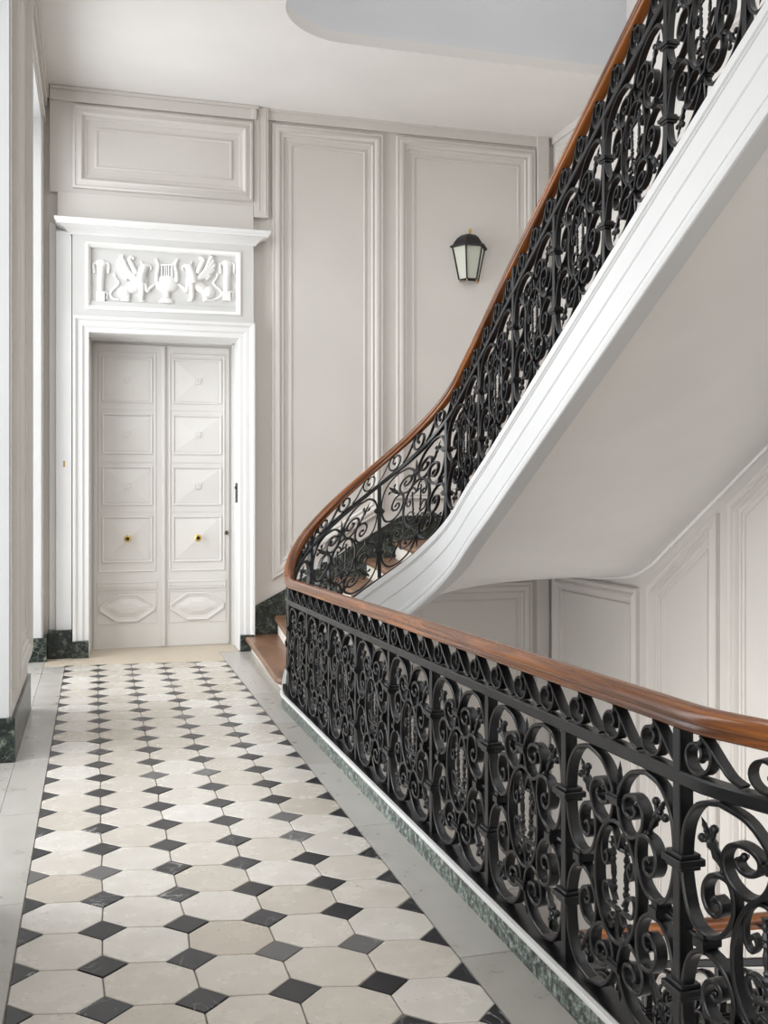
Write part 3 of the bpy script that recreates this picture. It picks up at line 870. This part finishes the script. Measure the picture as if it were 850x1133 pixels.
# ------------------------------------------------------------------ door surround
sur = struct(empty('trim_3', (.64, 9.75, 0)), 'white moulded door surround with cornice and relief frieze')
def dpart(mb, name, mat, **kw):
    o = mb.build(name, mat, **kw); o.parent = sur; o.location = -Vector(sur.location); return o
# architrave: profile swept up one jamb, over and down the other
def architrave(mb, xi0, xi1, zi, prof, Yf, zb0=.0):
    """prof (outset from opening, projection)"""
    rings = []
    for kind in range(4):
        ring = []
        for o_, h in prof:
            x0, x1, z = xi0-o_, xi1+o_, zi+o_
            ring.append([(x0, Yf-h, zb0), (x0, Yf-h, z), (x1, Yf-h, z), (x1, Yf-h, zb0)][kind])
        rings.append(ring)
    mb.quad_strip(rings, closed_ring=False, caps=False)
mb = MB()
AR = [(0, -.42), (0, .010), (.006, .018), (.045, .020), (.050, .026), (.058, .026), (.060, .034), (.105, .036), (.110, .044), (.120, .056), (.132, .060), (.146, .060), (.147, -.13)]
architrave(mb, DX0, DX1, DZ-.005, AR, 9.78, .0)
dpart(mb, 'architrave', WHITE, angle=25)
mb = MB()
for xa, xb in ((-.052, -.035), (1.317, 1.334)): mb.box(xa, xb, 10.12, 10.2, 0, DZ)
mb.box(-.05, 1.332, 10.12, 10.2, 2.985, 3.0)
dpart(mb, 'door_stop', DOORP)
mb = MB(); mb.box(-.345, -.205, 9.79, YB, .25, 3.92); mb.box(-.405, -.345, 9.83, YB, .25, 4.0); dpart(mb, 'side_strip', WHITE, bevel=.006)
# frieze block with framed recess
mb = MB()
FX0, FX1, FZ0, FZ1 = -.074, 1.342, 3.215, 3.818
for bx in ((-.199, FX0, 3.145, 3.90), (FX1, 1.468, 3.145, 3.90), (FX0, FX1, 3.145, FZ0), (FX0, FX1, FZ1, 3.90)):
    mb.box(bx[0], bx[1], 9.75, YB, bx[2], bx[3])
mb.box(FX0, FX1, 9.79, YB, FZ0, FZ1)
dpart(mb, 'frieze_block', FRIEZEP, smooth=False)
mb = MB(); frame_loop(mb, rect(FX0, FX1, FZ0, FZ1), [(-.006, 0), (-.006, .010), (.006, .016), (.016, .012), (.026, .002), (.034, -.008), (.038, -.04)], onback(9.75)); dpart(mb, 'frieze_frame', PLASTER)
mb = MB(); mb.box(FX0+.03, FX1-.03, 9.765, 9.80, FZ0+.03, FZ0+.075); dpart(mb, 'frieze_ledge', FRIEZEP, bevel=.004)
# cornice shelf with returned ends
mb = MB()
CP = [(.0, 3.885), (.012, 3.89), (.018, 3.905), (.030, 3.915), (.050, 3.935), (.085, 3.950), (.095, 3.956), (.120, 3.958), (.120, 3.975), (.130, 3.982), (.138, 3.995), (.140, 4.012), (-.0, 4.018)]
rings = []
for kind in range(4):
    ring = []
    for p, z in CP:
        xa, xb, y = -.215-p, 1.478+p, 9.76-p
        ring.append([(xa, YB, z), (xa, y, z), (xb, y, z), (xb, YB, z)][kind])
    rings.append(ring)
mb.quad_strip(rings, closed_ring=False, caps=False)
dpart(mb, 'cornice', WHITE, angle=25)

# relief figures
def fz(cx, cy): return (-.034+(cx-80)*.002162, 3.78-(cy-52-(cx-80)*.0583)*.00216)
FY = 9.79
def ell(mb, cx, cy, rx, ry, d=.022, rot=0):
    x, z = fz(cx, cy); n0 = len(mb.v)
    mb.ball((0, 0, 0), (rx*.00216, d, ry*.00216), 12)
    c, s_ = math.cos(math.radians(rot)), math.sin(math.radians(rot))
    for i in range(n0, len(mb.v)):
        px, py, pz = mb.v[i]; mb.v[i] = (x+px*c-pz*s_, FY+py, z+px*s_+pz*c)
def limb(mb, pts, r0, r1, d=None):
    P = [( *fz(*p),) for p in catmull(pts, 5)]
    mb.tube([(x, FY-.006, z) for x, z in P], lambda t: (r0+(r1-r0)*t)*.00216, 8)
MIR = 398
def griffin(m):
    X = (lambda v: v) if m == 1 else (lambda v: 2*MIR-v)
    mb = MB()
    E_ = lambda cx, cy, rx, ry, d=.022, rot=0: ell(mb, X(cx), cy+(0 if m == 1 else 0), rx, ry, d, rot*m)
    L_ = lambda pts, a, b: limb(mb, [(X(p[0]), p[1]) for p in pts], a, b)
    E_(255, 222, 48, 24, .024, 28); E_(218, 246, 30, 29, .028); E_(293, 196, 24, 34, .03); 
    L_([(285, 205), (288, 175), (296, 150), (304, 132)], 24, 15)
    E_(268, 190, 26, 20, .024, 40)
    E_(306, 131, 20, 13, .024, -8); L_([(316, 126), (328, 131), (331, 142), (327, 150)], 8, 2)
    L_([(296, 122), (290, 112), (286, 108)], 5, 1.5)                          # ear
    L_([(284, 140), (276, 160), (268, 180)], 8, 5)                            # mane
    L_([(292, 205), (292, 240), (290, 262), (292, 277)], 15, 9); E_(295, 280, 14, 6, .016)
    L_([(304, 205), (314, 238), (326, 226), (344, 212)], 12, 6); E_(346, 211, 8, 5, .014)
    L_([(214, 256), (236, 262), (222, 274), (238, 278)], 12, 7); E_(216, 279, 30, 6, .016)
    for i, (tx, ty) in enumerate(((203, 92), (196, 108), (192, 125), (197, 143), (208, 160), (222, 176))):
        L_([(285, 205-i*2), (258-i*3, 178), (232-i*4, 150+i*4), (tx+8, ty+10), (tx, ty), (tx+11, ty-6)], 14, 7)
    L_([(268, 165), (256, 140), (246, 118), (240, 104), (248, 93), (258, 100)], 13, 7)
    L_([(195, 276), (172, 270), (160, 252), (170, 232), (186, 218), (196, 202), (188, 190), (180, 178)], 6, 4.5)
    E_(178, 168, 6, 11, .012, 10)
    return mb
dpart(griffin(1), 'griffin_relief', PLASTER, angle=60)
dpart(griffin(-1), 'griffin_relief', PLASTER, angle=60)
mb = MB()
ell(mb, 398, 213, 52, 33, .03); ell(mb, 398, 190, 44, 22, .024)
limb(mb, [(398, 244), (398, 262)], 14, 12); ell(mb, 398, 278, 30, 9, .022); ell(mb, 398, 286, 36, 6, .02); ell(mb, 398, 262, 17, 7, .022)
for g in (-1, 1):
    limb(mb, [(398+g*42, 200), (398+g*42, 165), (398+g*36, 130), (398+g*40, 112), (398+g*46, 100)], 9, 6)
    ell(mb, 398+g*32, 122, 11, 9, .018); limb(mb, [(398+g*22, 128), (398+g*22, 176)], 4, 4)
limb(mb, [(358, 124), (438, 124)], 5, 5)
for x in (390, 398, 406): limb(mb, [(x, 126), (x, 178)], 3, 3)
dpart(mb, 'lyre_urn_relief', PLASTER, angle=60)
for cx in (122, 660):
    mb = MB()
    x, z = fz(cx, 262); mb.box(x-.045, x+.03, FY-.03, FY, z-.045, z+.045)
    x2, z2 = fz(cx, 285 if cx < 300 else 300)
    limb(mb, [(cx-3, 245), (cx-3, 200), (cx-1, 165), (cx, 140)], 13, 17)
    ell(mb, cx, 118, 26, 17, .026); ell(mb, cx, 134, 18, 10, .02)
    for g in (-1, 1):
        limb(mb, [(cx+g*20, 116), (cx+g*31, 124), (cx+g*29, 162)], 5, 6)
    limb(mb, [(cx+12, 244), (cx+24, 248), (cx+20, 275)], 6, 5)
    dpart(mb, 'pedestal_relief', PLASTER, angle=60)

# ------------------------------------------------------------------ double door
door = struct(empty('door_1', (.645, 10.25, 0)), 'pale double door with coffered panels and two brass knobs')
YD = 10.235
def leaf(x0, x1, side):
    mb = MB(); W = x1-x0
    mb.box(x0, x1, YD, YD+.06, .008, 2.962)
    mp = onback(YD)
    px0, px1 = (x0+.055, x1-.085) if side < 0 else (x0+.062, x1-.055)
    tops = [2.888, 2.332, 1.818, 1.330]; bots = [2.368, 1.866, 1.364, .805]
    big = [(0, -.003), (0, .007), (.006, .010), (.012, .007), (.014, .0), (.014, -.003)]
    frame_loop(mb, rect(px0-.012, px1+.012, .742, 2.892), [(0, -.003), (0, .008), (.006, .012), (.014, .008), (.016, -.003)], mp)
    for t, b in zip(tops, bots):
        if t < 2.8: mb.box(px0, px1, YD-.008, YD, t-.002, t+.018)
        a0, a1, b0, b1 = px0+.022, px1-.022, b+.028, t-.045
        frame_loop(mb, rect(a0, a1, b0, b1), [(0, -.003), (0, .010), (.006, .015), (.013, .012), (.020, .004), (.024, -.003)], mp)
        # shallow pyramid field
        i0, i1, j0, j1 = a0+.026, a1-.026, b0+.026, b1-.026
        cx, cz = (i0+i1)/2, (j0+j1)/2; ap = (cx, YD-.030, cz)
        c4 = [(i0, YD-.002, j0), (i1, YD-.002, j0), (i1, YD-.002, j1), (i0, YD-.002, j1)]
        for q in range(4): mb.poly([c4[q], c4[(q+1) % 4], ap])
        if t > 1.5:
            mb.lathe([(.034, .0), (.034, .016), (.028, .022), (.022, .017), (.016, .017), (.012, .024), (.004, .026), (0, .026)], (cx, YD-.018, cz), (0, -1, 0), 20)
    frame_loop(mb, rect(px0-.022, px1+.02, .568, .648), [(0, -.003), (0, .008), (.004, .014), (.012, .014), (.016, .006), (.018, -.003)], mp)
    mb.box(px0-.014, px1+.012, YD-.007, YD, .592, .634)
    frame_loop(mb, rect(px0-.02, px1+.02, .235, .545), [(0, -.003), (0, .007), (.006, .007), (.008, -.003)], mp)
    cx, cz = (px0+px1)/2, .39; hw, hh, t_ = (px1-px0)/2+.008, .140, .10
    loz = [(cx-hw, cz-.028), (cx-t_, cz-hh), (cx+t_, cz-hh), (cx+hw, cz-.028), (cx+hw, cz+.028), (cx+t_, cz+hh), (cx-t_, cz+hh), (cx-hw, cz+.028)]
    frame_loop(mb, loz, [(0, -.003), (0, .010), (.008, .018), (.022, .016), (.030, .008), (.042, .008), (.050, .002)], mp)
    inner_ = [(cx+(x-cx)*.80, cz+(z-cz)*.66) for x, z in loz]
    mid_ = [(cx+(x-cx)*.45, cz+(z-cz)*.33) for x, z in loz]
    n = 8
    for q in range(n):
        k = (q+1) % n
        mb.poly([(inner_[q][0], YD-.003, inner_[q][1]), (inner_[k][0], YD-.003, inner_[k][1]), (mid_[k][0], YD-.022, mid_[k][1]), (mid_[q][0], YD-.022, mid_[q][1])])
        mb.poly([(mid_[q][0], YD-.022, mid_[q][1]), (mid_[k][0], YD-.022, mid_[k][1]), (cx, YD-.027, cz)])
    lf = mb.build('door_leaf', DOORP, angle=20); lf.parent = door; lf.location = -Vector(door.location)
    kx = (px0+px1)/2
    kb = MB(); kb.lathe([(.030, 0), (.030, .006), (.022, .010), (.012, .014), (.011, .035), (.020, .045), (.032, .058), (.036, .070), (.034, .082), (.024, .088), (.018, .086), (0, .084)], (kx, YD-.024, 1.07), (0, -1, 0), 24)
    ko = kb.build('door_knob', BRASS, parent=lf); ko['label'] = 'round brass door knob'
    kb = MB(); kb.lathe([(.017, 0), (.017, .004), (.010, .006), (0, .006)], (kx, YD-.024-.084, 1.07), (0, -1, 0), 20)
    kb.build('knob_cap', DARKM, parent=lf)
    if side > 0:
        kb = MB(); kb.lathe([(.020, 0), (.020, .010), (.012, .014), (.009, .03), (.014, .034), (.012, .04), (0, .04)], (x1-.028, YD, 1.115), (0, -1, 0), 16)
        kb.build('lock', flat('lock_metal', (.12, .09, .06), .4, .8), parent=lf)
leaf(-.012, .652, -1)
leaf(.656, 1.296, 1)
mb = MB(); mb.box(.634, .672, YD-.022, YD+.01, .012, 2.955); mb.box(.642, .664, YD-.030, YD, .012, 2.955)
o = mb.build('astragal', DOORP, bevel=.004); o.parent = door; o.location = -Vector(door.location)
mb = MB(); mb.box(DX0, DX1, YD+.02, YD+.06, 2.955, DZ); mb.box(DX0, -.012, YD+.01, YD+.06, 0, DZ); mb.box(1.296, DX1, YD+.01, YD+.06, 0, DZ)
o = mb.build('door_frame', DOORP); o.parent = door; o.location = -Vector(door.location)

# black fitting on the right jamb
fit = empty('jamb_latch', (1.332, 9.93, 1.42))
thing(fit, 'small black latch plate on the right jamb of the double door', 'latch')
mb = MB(); mb.box(-.008, 0, -.055, .055, 0, .19); mb.build('plate', DARKM, parent=fit, bevel=.003)
mb = MB(); mb.lathe([(.014, 0), (.014, .006), (.010, .012), (0, .013)], (-.008, 0, .145), (-1, 0, 0), 14); mb.build('knob', DARKM, parent=fit)
fit2 = empty('brass_plate', (-.272, 9.79, 1.78))
mb = MB(); mb.box(-.009, .009, -.004, 0, -.028, .028); mb.lathe([(.006, 0), (.006, .004), (0, .006)], (0, -.004, 0), (0, -1, 0), 12)
o = mb.build('brass_plate', BRASS, bevel=.001); o.parent = None
o.location = (-.272, 9.79, 1.78); bpy.data.objects.remove(fit2); o.name = 'brass_plate'
thing(o, 'tiny upright brass plate on the white strip left of the double door', 'plate')

# ------------------------------------------------------------------ wall lantern
lan = empty('wall_lantern', (3.71, YB, 3.705))
thing(lan, 'black half-hexagonal wall lantern with frosted panes and brass finial', 'lamp')
RT, RB, ZT, ZB_ = .178, .105, .345, .0
def hexp(r, z, k):  # k 0..3 from left-wall to right-wall
    a = math.radians(180+60*k); return (r*math.cos(a), r*math.sin(a), z)
fr = MB()
for k in range(4):
    fr.tube([hexp(RB, ZB_, k), hexp(RT, ZT, k)], .0085, 8)
for k in range(3):
    for r, z in ((RB, ZB_), (RT, ZT)): fr.tube([hexp(r, z, k), hexp(r, z, k+1)], .0085, 8)
fr.slab([(-.10, -.004, .0), (.10, -.004, .0), (.17, -.004, ZT), (-.17, -.004, ZT)], (0, .004, 0))
fr.build('frame', DARKM, parent=lan)
for k in range(3):
    g = MB(); a, b_, c, d = [Vector(v) for v in (hexp(RB-.004, ZB_, k), hexp(RB-.004, ZB_, k+1), hexp(RT-.004, ZT, k+1), hexp(RT-.004, ZT, k))]
    nn = (b_-a).cross(d-a).normalized()*.004
    g.slab([tuple(v) for v in (a, b_, c, d)], tuple(-nn)); g.build('glass_pane', FROST, parent=lan, smooth=False)
rf = MB(); rings = []
for r, z in ((.205, ZT-.018), (.205, ZT), (.178, ZT+.012), (.155, ZT+.045), (.125, ZT+.085), (.085, ZT+.115), (.04, ZT+.13), (.012, ZT+.135)):
    rings.append([hexp(r, z, k) for k in range(4)])
rf.quad_strip(rings)
rf.build('roof', DARKM, parent=lan, angle=25)
fn = MB(); fn.lathe([(.008, 0), (.008, .015), (.014, .022), (.018, .034), (.014, .046), (.006, .052), (0, .056)], (0, -.045, ZT+.128), (0, 0, 1), 14); fn.build('finial', BRASS, parent=lan)
for k in range(4):
    ft = MB(); x, y, z = hexp(RB, ZB_, k); ft.lathe([(.005, 0), (.008, -.010), (.006, -.020), (0, -.024)][::-1], (x, min(y, -.01), z), (0, 0, 1), 10); ft.build('foot', BRASS, parent=lan)

# ------------------------------------------------------------------ light
def area(name, loc, rot, sx, sy, power, color=(1, 1, 1), spread=180):
    l = bpy.data.lights.new(name, 'AREA'); l.shape = 'RECTANGLE'; l.size = sx; l.size_y = sy; l.energy = power; l.color = color; l.spread = math.radians(spread)
    o = bpy.data.objects.new(name, l); o.location = loc; o.rotation_euler = rot; COL.objects.link(o); return o
DAY = (.945, .975, 1.0)
for nm, y0, y1, p, tl in (('daylight_a', 7.55, 9.55, 112, 4), ('daylight_b', 4.0, 6.0, 92, 15), ('daylight_c', -.55, 1.25, 80, 12), ('daylight_d', -3.35, -1.45, 110, 4)):
    area(nm, (XO+.12, (y0+y1)/2, 2.45), (0, -PI/2+math.radians(tl), 0), 4.6, y1-y0, p, DAY, 140)
area('skylight', (3.0, 2.2, 8.3), (0, 0, 0), 3.0, 11.0, 230, (.97, .985, 1))
area('daylight_lower', (-1.0, 5.2, -2.4), (0, -PI/2-.1, 0), 3.0, 3.6, 98, (1, .985, .96), 82)
area('daylight_lower_b', (-1.0, .0, -2.9), (0, -PI/2-.2, 0), 3.8, 5.0, 65, (1, .985, .96))
w = bpy.data.worlds.new('world'); SC.world = w; w.use_nodes = True
bg = w.node_tree.nodes['Background']; bg.inputs['Color'].default_value = (.95, .97, 1, 1); bg.inputs['Strength'].default_value = .95

# ------------------------------------------------------------------ camera
F = 1125.0
cam = bpy.data.cameras.new('camera'); co = bpy.data.objects.new('camera', cam); COL.objects.link(co)
cam.sensor_fit = 'HORIZONTAL'; cam.sensor_width = 36.0; cam.lens = F/850*36
cam.shift_y = -19.5/850
co.location = (0, 0, 1.5); co.rotation_euler = (PI/2, 0, -math.atan(320/F))
cam.clip_start = .05; cam.clip_end = 100
SC.camera = co
SC.view_settings.view_transform = 'Standard'; SC.view_settings.look = 'None'
SC.view_settings.gamma = 1.0; SC.view_settings.use_curve_mapping = False
SC.view_settings.exposure = 0.0
